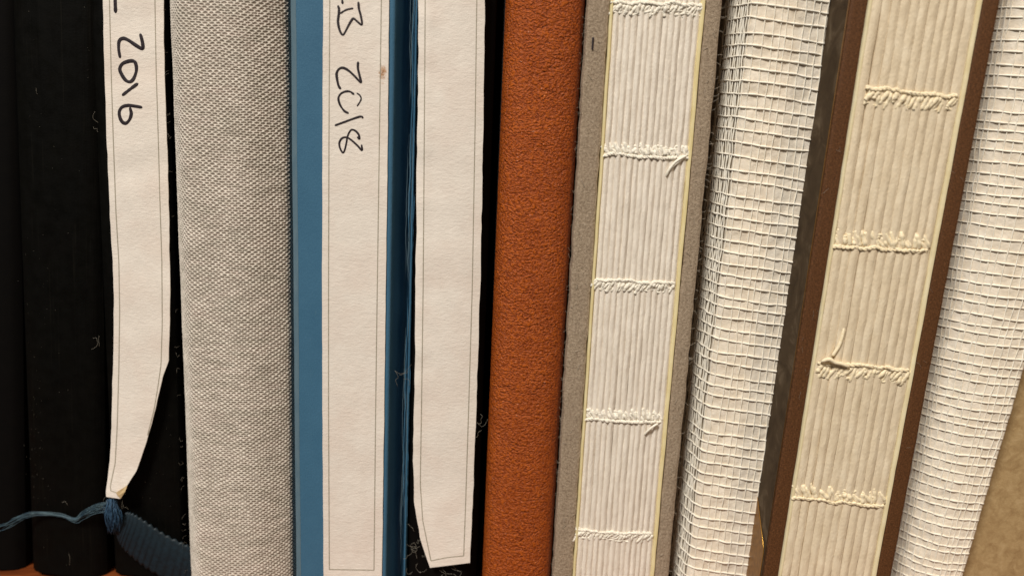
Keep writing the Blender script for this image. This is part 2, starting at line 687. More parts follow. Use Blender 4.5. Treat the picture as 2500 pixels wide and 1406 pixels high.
def stroke(name, book, pts, width, depth, material, parent, taper=0.75):
    """a pen stroke lying on a sheet: flat lens-shaped ribbon through pixel points"""
    p = spline(pts, max(16, 7 * len(pts)))
    n = len(p)
    t = np.gradient(p, axis=0)
    t /= np.linalg.norm(t, axis=1)[:, None] + 1e-9
    nrm = np.stack([-t[:, 1], t[:, 0]], 1)
    k = np.linspace(0, 1, n)
    wv = width * 0.5 * (1 + 0.16 * vnoise(k * 9, len(pts) + int(pts[0][0]))) * np.clip(np.minimum(k, 1 - k) * 12 + taper, 0, 1)
    cols = []
    for c, lift in ((-1, 0.0), (-0.6, 0.02), (0.6, 0.02), (1, 0.0)):
        q = p + nrm * (wv * c)[:, None]
        cols.append(book.px(q[:, 0], q[:, 1], depth(q[:, 0], q[:, 1]) - 0.03 - lift))
    # rounded pen ends
    V = np.stack(cols, 0)
    e0 = p[0] - t[0] * wv[0] * 0.8
    e1 = p[-1] + t[-1] * wv[-1] * 0.8
    E0 = book.px(e0[0], e0[1], depth(e0[0], e0[1]) - 0.035)
    E1 = book.px(e1[0], e1[1], depth(e1[0], e1[1]) - 0.035)
    faces = [tuple(f) for f in grid_faces(4, n)[:, ::-1]]
    o = 4 * n
    for c in range(3):
        faces.append((o, c * n, (c + 1) * n))
        faces.append((o + 1, (c + 1) * n + n - 1, c * n + n - 1))
    return mk(name, np.r_[V.reshape(-1, 3), [E0], [E1]], faces, material, parent)


def rule(book, pts, depth, parent, width=2.4):
    """one printed border rule"""
    p = np.asarray(pts, float)
    d = np.r_[0, np.cumsum(np.hypot(*np.diff(p, axis=0).T))]
    s = np.linspace(0, d[-1], max(3, int(d[-1] / 14)))
    q = np.stack([np.interp(s, d, p[:, 0]), np.interp(s, d, p[:, 1])], 1)
    t = np.gradient(q, axis=0)
    t /= np.linalg.norm(t, axis=1)[:, None] + 1e-9
    nrm = np.stack([-t[:, 1], t[:, 0]], 1)
    V = []
    for c in (-1, 1):
        r = q + nrm * (width * 0.5 * c)
        V.append(book.px(r[:, 0], r[:, 1], depth(r[:, 0], r[:, 1]) - 0.022))
    V = np.stack(V, 0)
    return mk("border_line", V, [tuple(f) for f in grid_faces(2, len(q))[:, ::-1]], M["rule"], parent)


def scaled(pts, x0, y0, k):
    return [(x0 + x / k, y0 + y / k) for x, y in pts]


def book_body(name, book, prof, material, w0=0.0, w1=TALL, nw=2, **kw):
    return extrude(name, prof, w0, w1, material, book.e, nw=nw, **kw)


# ------------------------------------------------------------------ black books on the left
def round_spine(w, y, bulge, side, n=18):
    """(u, y) profile from the left back edge round to the right back edge, u runs -w..0"""
    x = np.linspace(-1, 1, n)
    pts = [(-w, y + BACK), (-w, y + bulge + side)]
    for q in x:
        pts.append((-w / 2 + q * (w / 2 - 0.01), y + bulge * (1 - math.sqrt(max(0, 1 - (abs(q) ** 2.6))))))
    pts += [(0, y + bulge + side), (0, y + BACK)]
    return pts


b0 = Book("black_book", (-190, -150), (26, 56), 8.2, "black book at the far left edge of the picture, mostly cut off by it")
book_body("cover", b0, round_spine(b0.w, 8.2, 1.6, 0.5), M["black2"])

bA = Book("black_book", (30, 60), (219, 262), 6.2,
          "black leatherette book with dusty rounded spine at left, left of the 2016 label")
book_body("cover", bA, round_spine(bA.w, 6.2, 1.5, 0.4), M["black"])
# the two hinge ridges of its cover
for px_t, px_b, yy in ((206, 247, 7.1),):
    u0 = bA.u(px_t, 400, yy)
    extrude("hinge_ridge", [(u0 - .35, yy + 1.2), (u0 - .28, yy + .25), (u0, yy - .12), (u0 + .28, yy + .25), (u0 + .35, yy + 1.2)],
            0.4, TALL - 1, M["black"], bA.e, nw=60, wob=0.12, seed=5)

bB = Book("black_book", (226, 271), (398, 446), 6.4,
          "black book behind the loose paper label reading 2016, next to the grey linen book")
book_body("cover", bB, round_spine(bB.w, 6.4, 0.7, 0.4), M["black"])


def dep1(px, py, s=None, t=None):
    base = 5.2 + 0 * px
    base = base - 1.2 * np.clip((py - 850) / 370.0, 0, 1) ** 2
    base = base - 0.25 * np.cos((px - 335) / 80.0 * 1.3)
    return base + 0.10 * vnoise(py / 60.0 + px / 300.0, 31)


lab1 = sheet("paper_label", bB,
             [(249, -70), (251, 0), (255, 170), (260, 330), (268, 520), (275, 640), (278, 740), (276, 880), (272, 1040), (268, 1120), (259, 1200), (260, 1212)],
             [(398, -70), (400, 0), (400, 110), (402, 212), (409, 380), (412, 500), (415, 690), (414, 790), (412, 880), (397, 920), (389, 955), (374, 1020), (352, 1095), (333, 1150), (309, 1186), (293, 1217)],
             dep1, M["label"], nu=14, nv=150, seed=3, label="long white paper label with 2016 in handwriting, tapering to a point at the bottom")
tip = [bB.px(283, 1202, 3.6), bB.px(311, 1184, 3.75), bB.px(305, 1200, 3.3), bB.px(294, 1217, 3.55), bB.px(287, 1210, 3.55)]
tip = np.array(tip)
mk("curled_corner", np.r_[tip, tip + np.array([0, 0.12, 0])],
   [(0, 4, 3, 2, 1), (5, 6, 7, 8, 9), (0, 1, 6, 5), (1, 2, 7, 6), (2, 3, 8, 7), (3, 4, 9, 8), (4, 0, 5, 9)], M["curl"], lab1, smooth=False)
rule(bB, [(265, -70), (267, 0), (271, 170), (276, 330), (283, 520), (290, 640), (292, 760), (290, 900), (286, 1040), (281, 1130), (267, 1196), (284, 1202)], dep1, lab1)
rule(bB, [(376, -70), (378, 0), (381, 170), (386, 330), (390, 480), (395, 640), (396, 790), (393, 890), (386, 940), (376, 1000), (360, 1062)], dep1, lab1, width=2.2)
d1 = lambda x, y: dep1(np.asarray(x), np.asarray(y))
k1 = 5.406
stroke("ink_stroke", bB, [(281, -40), (281, 0), (282, 31)], 8, d1, M["ink"], lab1)
stroke("ink_digit", bB, scaled([(500, 130), (522, 210), (535, 300), (510, 318), (430, 270), (345, 212), (275, 186), (222, 220), (214, 320), (232, 438)], 250, 60, k1), 8.2, d1, M["ink"], lab1)
stroke("ink_digit", bB, scaled([(420, 484), (350, 486), (265, 520), (229, 590), (258, 670), (310, 740), (365, 758), (412, 715), (446, 620), (445, 545), (425, 486)], 250, 60, k1), 8.2, d1, M["ink"], lab1)
stroke("ink_digit", bB, scaled([(465, 782), (365, 856), (265, 935)], 250, 60, k1), 7.6, d1, M["ink"], lab1)
stroke("ink_digit", bB, scaled([(518, 1094), (430, 1080), (340, 1070), (262, 1090), (223, 1150), (231, 1230), (265, 1290), (310, 1304), (356, 1258), (380, 1180), (364, 1100)], 250, 60, k1), 8.0, d1, M["ink"], lab1)

# ------------------------------------------------------------------ grey linen book: woven cloth as real relief
bG = Book("linen_book", (402, 456), (708, 719), 3.4, "thick grey linen covered book with a coarse woven spine")
w = bG.w
prof = smooth_profile([(-w, 60), (-w, 9), (-w, 5.6), (-w + .9, 3.4), (-w + 2.7, 0.7), (-w + 4.2, 0.1), (-w * 0.5, 0.0),
                       (-6.4, 0.05), (-4.0, 0.6), (-1.5, 1.7), (-.25, 2.5), (0, 3.2), (0, 9.5), (0, 60)], 4)
core = np.array(prof)
ins = core.copy()
ins[:, 0] = np.clip((ins[:, 0] + w / 2) * 0.975 - w / 2, -w + .25, -.25)
ins[:, 1] += 0.35
ins[0, 1] = ins[-1, 1] = BACK
book_body("case_board", bG, ins, M["black2"])
vis = core[(core[:, 1] < 11)]
p, sarc = resample(vis, 0.085)
PW, QW = 0.445, 0.338                     # yarn pitch across and up, mm
w0, w1 = 0.0, 101.0
wv = np.arange(w0, w1, 0.080)
nrm = np.gradient(p, axis=0)
nrm = np.stack([nrm[:, 1], -nrm[:, 0]], 1)
nrm /= np.linalg.norm(nrm, axis=1)[:, None]
S, Wg = np.meshgrid(sarc, wv, indexing='ij')
Sj = S + 0.10 * vnoise2(S * 0.25, Wg * 0.5, 3) + 0.07 * vnoise2(S * .9, Wg * 1.3, 4)
Wj = Wg + 0.10 * vnoise2(S * 0.5, Wg * 0.25, 5) + 0.05 * vnoise2(S * 1.3, Wg * 1.0, 6) + 0.30 * vnoise(S * 0.12, 9)
ii, jj = Sj / PW, Wj / QW
ri, rj = np.round(ii), np.round(jj)
di, dj = ii - ri, jj - rj
par = ((ri + rj) % 2)                      # 0: taupe yarn on top, 1: cream yarn on top
# distance to the nearest taupe float centre (brick pattern), elongated across
fx = np.where(par == 0, np.abs(di), 1 - np.abs(di))
fy = np.abs(dj)
wid = 0.80 + 0.16 * vnoise2(ri * 7.3 + 0.5, rj * 3.1 + .5, 12)
ell = np.sqrt((fx / wid) ** 2 + (fy / (0.50 + 0.05 * vnoise2(ri * 3.7, rj * 5.9, 13))) ** 2)
cream = np.clip((ell - 0.80) / 0.30, 0, 1)
cream = cream * cream * (3 - 2 * cream)
h = 0.12 * cream - 0.055 * np.clip(ell, 0, 1) ** 2 * (1 - cream) + 0.02 * vnoise2(ri * 1.7, rj * 2.3, 15)
h = h + 0.05 * vnoise2(S * .18, Wg * .16, 17)
V = np.zeros((len(p), len(wv), 3))
V[..., 0] = p[:, 0][:, None] + nrm[:, 0][:, None] * h
V[..., 1] = p[:, 1][:, None] + nrm[:, 1][:, None] * h
V[..., 2] = wv[None]
cloth = mk("woven_cloth", V, grid_faces(len(p), len(wv))[:, ::-1], M["linen"], bG.e)
att = cloth.data.attributes.new("yarn", 'FLOAT', 'POINT')
yc = np.clip(cream * (0.90 + 0.20 * vnoise2(S * 0.5, rj * 0.73, 18) + .15 * vnoise2(ri * .9, rj * .61, 19)) + .06 * vnoise2(S * 0.35, rj * .51, 20), 0, 1)
att.data.foreach_set("value", yc.ravel().astype(np.float32))
cap = [tuple(q) for q in ins]
extrude("upper_spine_cloth", core, 101.0, TALL, M["linen"], bG.e, nw=2)

# ------------------------------------------------------------------ blue book
bL = Book("blue_book", (711, 721), (1017, 990), 0.6, "blue book with a long white label reading 2018 and a cracked right hinge")
w = bL.w
uL1 = bL.u(727, 703, 0.0)
uL2 = bL.u(949, 703, 0.0)
book_body("cover", bL, smooth_profile([(-w + .5, BACK), (-w + .5, 2.2), (-w + .52, 0.55), (uL1, 0.0), (uL1 + .2, 0.0), (uL2 - .4, 0.0), (uL2 + .1, 0.03), (uL2 + .4, 0.35),
                                       (uL2 + .6, 2.2), (uL2 + .85, 5.2), (uL2 + 1.8, 5.8), (uL2 + 2.5, 5.0), (uL2 + 2.75, 2.4), (-0.25, 2.0), (0, 2.3), (0, 3.4), (0, BACK)], 2), M["blue"])
extrude("worn_edge", [(-w, 1.3), (-w + .10, .42), (-w + .45, .12), (uL1 - .06, -.025), (uL1 + .10, -.02), (uL1 + .1, .3), (-w + .5, 1.4)], 0, TALL, M["blue_edge"], bL.e, nw=50, wob=0.05, seed=8)
# cracks in the hinge: raised flaky lips that wander up the joint
for k in range(6):
    b = Bundle()
    off = -1.0 + 0.17 * k
    a0 = rng.uniform(-12, 15)
    while a0 < 115:
        ln = rng.uniform(14, 40)
        ws = np.arange(a0, min(a0 + ln, 122), 0.7)
        us = off + 0.14 * vnoise(ws * 0.22 + k * 31, 40 + k) + 0.05 * vnoise(ws * 1.1, 60 + k)
        ws_ = np.clip(ws, 0.3, None)
        ys = 2.16 + 0.05 * vnoise(ws * .5, 80 + k) + 0.12 * (k % 2)
        if len(ws) > 4:
            env = np.clip(np.minimum(np.arange(len(ws)), np.arange(len(ws))[::-1]) / 5.0, 0.15, 1)
            b.tube(np.stack([us, ys, ws_], 1), (0.035 + 0.02 * (k % 3)) * env, 5)
        a0 += ln + rng.uniform(2, 12)
    b.build("hinge_crack", M["blue_edge"] if k % 3 != 2 else M["blue"], bL.e)


def dep2(px, py, s=None, t=None):
    return -0.20 + 0.035 * vnoise(np.asarray(py) / 90.0, 51) + 0 * np.asarray(px)


stain_uv = bL.px(934, 178, -0.2)
M["label2"] = mat_paper("label_paper_stained", lin(229, 220, 211), lin(237, 228, 219), stain=(float(stain_uv[0]), float(stain_uv[2])))
lab2 = sheet("paper_label", bL, [(790, -70), (789, 0), (787, 350), (786, 700), (787, 1000), (790, 1406), (791, 1425)],
             [(951, -70), (950, 0), (947, 300), (942, 700), (938, 1000), (932, 1406), (931, 1425)], dep2, M["label2"], seed=9, wob=0.3,
             label="long white paper label with 2018 in handwriting and a small brown stain")
d2 = lambda x, y: dep2(np.asarray(x), np.asarray(y))
rule(bL, [(806, -70), (805, 0), (803, 350), (802, 700), (802, 1000), (804, 1389)], d2, lab2)
rule(bL, [(932, -70), (931, 0), (926, 350), (921, 700), (917, 1000), (913, 1391)], d2, lab2)
rule(bL, [(804, 1389), (913, 1391)], d2, lab2)
k2 = 6.694
st2 = [
    ("ink_stroke", [(366, -60), (370, 0), (377, 66)], 0, 5.2),
    ("ink_letter", [(302, 100), (318, 150), (316, 230), (302, 350), (318, 460), (350, 545), (385, 572), (420, 525), (470, 430), (525, 335), (558, 308), (610, 350), (682, 408), (694, 370), (672, 250), (645, 150), (635, 42)], 0, 5.6),
    ("ink_stroke", [(345, 222), (400, 185), (460, 158), (545, 142)], 0, 4.6),
    ("ink_digit", [(630, 1020), (628, 1120), (655, 1240), (678, 1345), (640, 1318), (560, 1235), (470, 1155), (380, 1112), (310, 1140), (280, 1210), (288, 1300), (310, 1400), (342, 1455)], 0, 6.0),
    ("ink_digit", [(560, 270), (500, 230), (430, 226), (350, 262), (310, 330), (322, 410), (362, 490), (412, 550), (470, 580)], 190, 5.2),
    ("ink_stroke", [(612, 256), (652, 282), (680, 335), (664, 390), (615, 465)], 190, 3.8),
    ("ink_digit", [(708, 660), (690, 636), (630, 645), (500, 690), (380, 735), (255, 780)], 190, 5.0),
    ("ink_digit", [(618, 970), (652, 1000), (640, 930), (590, 872), (530, 850), (488, 890), (455, 970), (440, 1060), (412, 1180), (380, 1225), (335, 1150), (325, 1060), (368, 990), (440, 975), (520, 1020), (620, 1110), (692, 1185), (688, 1100)], 190, 4.8),
]
for nm, pts, y0, wd in st2:
    stroke(nm, bL, scaled(pts, 780, y0, k2), wd, d2, M["ink"], lab2)

# ------------------------------------------------------------------ black book with the blank label
bC = Book("black_book", (1019, 993), (1212, 1166), 2.2, "black book between the blue and the orange leather book, with a blank white label")
w = bC.w
book_body("cover", bC, smooth_profile([(-w, BACK), (-w, 4), (-w + .1, 2.4), (-w + .9, 1.7), (-w / 2, 1.55), (-2.6, 1.7), (-1.6, 2.3), (-1.1, 3.6), (-.4, 4.0), (0, 4.6), (0, BACK)], 2), M["black2"])


def dep3(px, py, s=None, t=None):
    px = np.asarray(px, float)
    py = np.asarray(py, float)
    c = (1184 + 1022) / 2 - 0.028 * py
    v = (px - c) / 80.0
    y = 0.75 + 0.30 * np.abs(v) ** 2.2 - 0.16 * np.exp(-((v + 0.72) / 0.16) ** 2) + 0.05 * vnoise(py / 70.0, 71)
    return y - 0.55 * np.clip((py - 1150) / 230.0, 0, 1) ** 2 + 0.25 * np.clip(-v, 0, 1) * vnoise(py / 45.0, 72) * 0.5


lab3 = sheet("paper_label", bC,
             [(1023, -70), (1022, 0), (1021, 150), (1018, 330), (1017, 420), (1017, 560), (1014, 700), (1014, 850), (1011, 1000), (1008, 1130), (1012, 1230), (1026, 1310), (1050, 1385)],
             [(1187, -70), (1184, 0), (1180, 300), (1172, 700), (1163, 1000), (1153, 1250), (1149, 1330), (1147, 1373)],
             dep3, M["label"], nu=18, nv=150, seed=21, wob=0.8, label="long blank white paper label with a slanting lower left corner")
d3 = lambda x, y: dep3(np.asarray(x), np.asarray(y))
rule(bC, [(1039, -70), (1038, 0), (1036, 300), (1033, 700), (1029, 1000), (1026, 1180), (1032, 1270), (1052, 1368)], d3, lab3)
rule(bC, [(1167, -70), (1164, 0), (1160, 300), (1153, 700), (1144, 1000), (1136, 1250), (1132, 1356)], d3, lab3)
rule(bC, [(1052, 1368), (1092, 1360), (1132, 1356)], d3, lab3)

# ------------------------------------------------------------------ orange leather book
bO = Book("leather_book", (1233, 1178), (1431, 1344), 1.4, "orange brown leather book with a grained rounded spine")
w = bO.w
pr = []
for q in np.linspace(-1, 1, 34):
    pr.append((-w / 2 + q * w / 2, -0.5 + 3.4 * (1 - (1 - abs(q) ** 2.5) ** 0.55)))
book_body("cover", bO, [(-w, BACK), (-w, 4.5)] + pr + [(0, 4.5), (0, BACK)], M["leather"])

# ------------------------------------------------------------------ sewn books


def signatures(book, uL, uR, n, y0, bulge, depth, mat_, seed, amp, w1=130.0):
    """the folded sections of a text block, one object each"""
    p = (uR - uL) / n
    ws = np.linspace(0.0, w1, 150)
    xs = np.linspace(-0.5, 0.5, 13)
    for k in range(n):
        uc = uL + (k + .5) * p
        r = np.random.default_rng(seed + k)
        drift = (0.10 if seed == 700 else .05) * p * vnoise(ws * 0.05, seed + 100 + k) + 0.05 * p * vnoise(ws * .4, seed + 200 + k)
        hk = amp * (1 + 0.40 * vnoise(ws * 0.12 + 9 * k, seed + 300 + k) + (0.25 if seed == 700 else .12) * vnoise(ws * 0.75 + 9 * k, seed + 350 + k))
        yk = y0 - bulge * (1 - ((uc - (uL + uR) / 2) / ((uR - uL) / 2)) ** 2) + r.uniform(-.05, .05)
        shape = (0.5 + 0.5 * np.cos(xs * 2 * math.pi)) ** 0.62
        V = np.zeros((len(ws), len(xs) + 2, 3))
        V[:, 1:-1, 0] = uc + xs[None] * p * (0.93 if (seed == 700 and k in (1, 2)) else 1.04) + drift[:, None]
        V[:, 1:-1, 1] = yk - shape[None] * hk[:, None] + 0.03 * vnoise2(xs[None] * 2 + k * 7, ws[:, None] * .8, seed + 5)
        V[:, 1:-1, 2] = ws[:, None]
        V[:, 0] = V[:, 1] + np.array([0, depth, 0])
        V[:, -1] = V[:, -2] + np.array([0, depth, 0])
        m_ = len(xs) + 2
        f = [tuple(q) for q in grid_faces(len(ws), m_)]
        f.append(tuple(range(m_)))
        f.append(tuple((len(ws) - 1) * m_ + i for i in reversed(range(m_))))
        mk("signature", V, f, mat_, book.e)
    return p


def stitch_row(book, left, right, yf, n, up, thick, mat_, seed, loop_len=1.6, skew=0.35, fat=1.25, sink=.8):
    """one row of link stitches: a twisted thread across the folds with a loop for every fold"""
    r = np.random.default_rng(seed)
    A = book.px(left[0], left[1], 0)
    B = book.px(right[0], right[1], 0)
    yat = lambda s: yf(A[0] + (B[0] - A[0]) * s)
    s = np.linspace(0, 1, 120)
    base = A[None] * (1 - s)[:, None] + B[None] * s[:, None]
    row = Bundle()
    tw = n * 2.0 * math.pi
    for ph in (0, math.pi):
        P_ = base.copy()
        P_[:, 2] += thick * 0.6 * np.sin(tw * s + ph + 1.5 * vnoise(s * 6, seed + 7)) + 0.20 * vnoise(s * 9, seed) + .08 * vnoise(s * 31, seed + 5)
        P_[:, 1] = np.array([yat(q) for q in s]) - thick * 0.30 + thick * 0.30 * np.cos(tw * s + ph)
        P_[:, 0] += 0.10 * vnoise(s * 17, seed + 3)
        row.tube(P_, thick * (0.78 + 0.3 * vnoise(s * 34, seed + 2 + int(ph))), 7)
    # far ends of the loops: a glued, half sunk line of thread
    for q_ in range(2):
        P_ = base.copy()
        P_[:, 2] -= (1.0 if up else -1.0) * loop_len * (.62 + .22 * q_) + .22 * vnoise(s * 13, seed + 11 + q_) + .1 * vnoise(s * 37, seed + 12 + q_)
        P_[:, 1] = np.array([yat(v) for v in s]) + thick * (sink - .15) + .10 * vnoise(s * 29, seed + 13 + q_)
        row.tube(P_, thick * (.85 + .35 * vnoise(s * 24, seed + 14 + q_)), 7)
    ro = row.build("sewing_thread", mat_, book.e)
    d = 1.0 if up else -1.0
    for k in range(n):
        q = (k + .5) / n
        c = A * (1 - q) + B * q
        pit = (B[0] - A[0]) / n
        yy = yat(q)
        for strand in range(2):
            L_ = loop_len * r.uniform(.6, 1.2)
            sk = skew * pit * r.uniform(.2, 1.9)
            c2 = c + np.array([(strand - .5) * pit * .42 + r.uniform(-.12, .12), 0, r.uniform(-.15, .15)])
            pts = [(c2[0] + sk, yy + thick * (sink - .3), c2[2] - d * 0.15),
                   (c2[0] + sk * .6, yy - thick * (r.uniform(.4, 1.0) - sink), c2[2] - d * L_ * .35),
                   (c2[0] - sk * .2, yy - thick * (r.uniform(.1, .7) - sink), c2[2] - d * L_ * .7),
                   (c2[0] - sk * .8 + r.uniform(-.15, .15), yy + thick * (.25 + .5 * sink), c2[2] - d * L_)]
            P_ = spline(pts, 9)
            kk = np.linspace(0, 1, len(P_))
            V_, F_ = tube_mesh(P_, fat * thick * r.uniform(.7, 1.25) * np.sin(np.pi * (0.16 + 0.68 * kk)) ** .35 * (1 + .2 * r.normal(size=len(P_)).clip(-1, 1)), 6)
            mk("stitch_loop", V_, [tuple(dict.fromkeys(f)) for f in F_], mat_, ro)
    return ro


def lerp_edge(top, bot, py):
    return top + (bot - top) * py / H


# --- white sewn block between grey boards
bS = Book("unbound_book", (1434, 1351), (1766, 1632), 0.0, "white sewn book block between two bare grey boards, fold stitching exposed")
uL = bS.u((1492 + 1397) / 2, 703, 0)
uR = bS.u((1722 + 1598) / 2, 703, 0)
w = bS.w


def board(name, book, u0, u1, y, mat_, seed, rough=0.10, nw=140, r=0.3):
    """a cover board: block with slightly rounded, uneven fibrous edges"""
    pts = [(u0, y + BACK), (u0, y + r * 1.2), (u0 + r * .35, y + r * .35), (u0 + r * 1.2, y)]
    m_ = 5
    for q in np.linspace(0.2, .8, m_):
        pts.append((u0 + (u1 - u0) * q, y - .04))
    pts += [(u1 - r * 1.2, y), (u1 - r * .35, y + r * .35), (u1, y + r * 1.2), (u1, y + BACK)]
    o = extrude(name, pts, 0, TALL, mat_, book.e, nw=nw)
    co = np.empty(len(o.data.vertices) * 3)
    o.data.vertices.foreach_get("co", co)
    co = co.reshape(-1, 3)
    z = co[:, 2] / MM
    front = (co[:, 1] / MM < y + 3)
    lft = np.clip(1 - (co[:, 0] / MM - u0) / ((u1 - u0) * .5), 0, 1)
    rgt = np.clip(1 - (u1 - co[:, 0] / MM) / ((u1 - u0) * .5), 0, 1)
    co[:, 0] += front * MM * rough * (lft * (vnoise(z * .9, seed) + .6 * vnoise(z * 3.1, seed + 1)) + rgt * (vnoise(z * .9, seed + 2) + .6 * vnoise(z * 3.1, seed + 3)))
    co[:, 1] += front * MM * rough * .8 * vnoise2(co[:, 0] / MM * 1.4, z * .8, seed + 4)
    o.data.vertices.foreach_set("co", co.ravel())
    o.data.update()
    return o


board("cover_board", bS, -w, uL - .04, 0.0, M["board"], 11)
board("cover_board", bS, uR + .04, 0.0, 0.0, M["board"], 15)
EP = 0.62
for (a, b, sd) in ((uL, uL + EP * .75, 1), (uR - EP, uR, 2)):
    extrude("endpaper", [(a, 20), (a, 0.02), (a + .12, -.20), ((a + b) / 2, -.26), (b - .1, -.2), (b, 0.05), (b, 20)], 0, TALL, M["endpaper"], bS.e, nw=90, wob=0.05, seed=sd)
NS = 14
sL, sR = uL + EP * .75 + .02, uR - EP - .02
signatures(bS, sL, sR, NS, 0.12, 0.30, 14, M["sig1"], 500, 0.23)
yS = lambda u: 0.12 - 0.30 * (1 - ((u - (sL + sR) / 2) / ((sR - sL) / 2)) ** 2) - 0.13
extrude("text_block", [(uL + .05, BACK - 4), (uL + .05, 13), (uR - .05, 13), (uR - .05, BACK - 4)], 0, TALL - 4, M["sig1"], bS.e)
for (l, r_, up, sd) in (((1492, 8), (1716, 12), True, 1), ((1470, 378), (1684, 386), False, 2), ((1447, 684), (1648, 690), True, 3),
                        ((1427, 1022), (1614, 1028), False, 4), ((1405, 1292), (1592, 1300), True, 5)):
    stitch_row(bS, l, r_, yS, NS, up, 0.215, M["thread1"], 900 + sd, loop_len=1.6)


def tail(book, pts, mat_, rad, yf, lift=0.3):
    P_ = []
    for i, (x, y_, l) in enumerate(pts):
        c = book.px(x, y_, 0)
        P_.append((c[0], yf(c[0]) - l, c[2]))
    P_ = spline(P_, 18)
    k = np.linspace(0, 1, len(P_))
    V_, F_ = tube_mesh(P_, rad * np.clip(np.minimum(k, 1 - k) * 7 + .35, 0, 1), 7)
    mk("thread_tail", V_, [tuple(dict.fromkeys(f)) for f in F_], mat_, book.e)


tail(bS, [(1676, 380, .2), (1662, 386, .3), (1645, 398, .25), (1630, 418, .1), (1626, 432, -.1)], M["thread1"], 0.22, yS)
tail(bS, [(1672, 383, .15), (1652, 397, .2), (1640, 408, .1), (1633, 420, -.1)], M["thread1"], 0.22, yS)
tail(bS, [(1606, 1030, .45), (1594, 1036, .5), (1580, 1048, .35), (1572, 1062, -.1)], M["thread1"], 0.18, yS)

# small ink mark and cut on the left board
mkp = [(1448, 92), (1447, 108), (1446, 122)]
stroke("ink_mark", bS, mkp, 4.5, lambda x, y: -0.16 + 0 * np.asarray(x), M["ink"], bS.e)

# fuzz along the cut edges of the boards
b = Bundle()
for i in range(150):
    py = rng.uniform(0, 1406)
    edge = rng.uniform() < .72
    pxx = lerp_edge(1434, 1351, py) if edge else lerp_edge(1766, 1632, py)
    c = bS.px(pxx, py, rng.uniform(.1, .5))
    dr = -1 if edge else 1
    L_ = rng.uniform(.25, .95)
    a = rng.uniform(-1.0, 1.0)
    pts = [c - np.array([dr * .2, 0, 0]), c + np.array([dr * L_ * .4, -.1, a * L_ * .5]), c + np.array([dr * L_ * .7, -.1 - rng.uniform(0, .2), a * L_ + rng.uniform(-.3, .3)])]
    b.tube(spline(pts, 6), 0.018, 3)
for i in range(46):                                   # fibres lying on the faces of the boards
    py = rng.uniform(0, 1406)
    lo_, hi_ = ((1438, 1355), (1486, 1392)) if i % 2 else ((1726, 1602), (1760, 1628))
    q_ = rng.uniform(0, 1)
    pxx = lerp_edge(*lo_, py) * (1 - q_) + lerp_edge(*hi_, py) * q_
    c = bS.px(pxx, py, -.13)
    a = rng.uniform(0, 3.14)
    L_ = rng.uniform(.2, .7)
    d_ = np.array([math.cos(a) * L_ * .6, 0, math.sin(a) * L_])
    b.tube(spline([c - d_, c + np.array([rng.uniform(-.1, .1), -.04, 0]), c + d_], 6), rng.uniform(.014, .03), 3)
b.build("frayed_fibre", M["bfib"], bS.e, kind="stuff")

# ------------------------------------------------------------------ books backed with mull (open gauze)


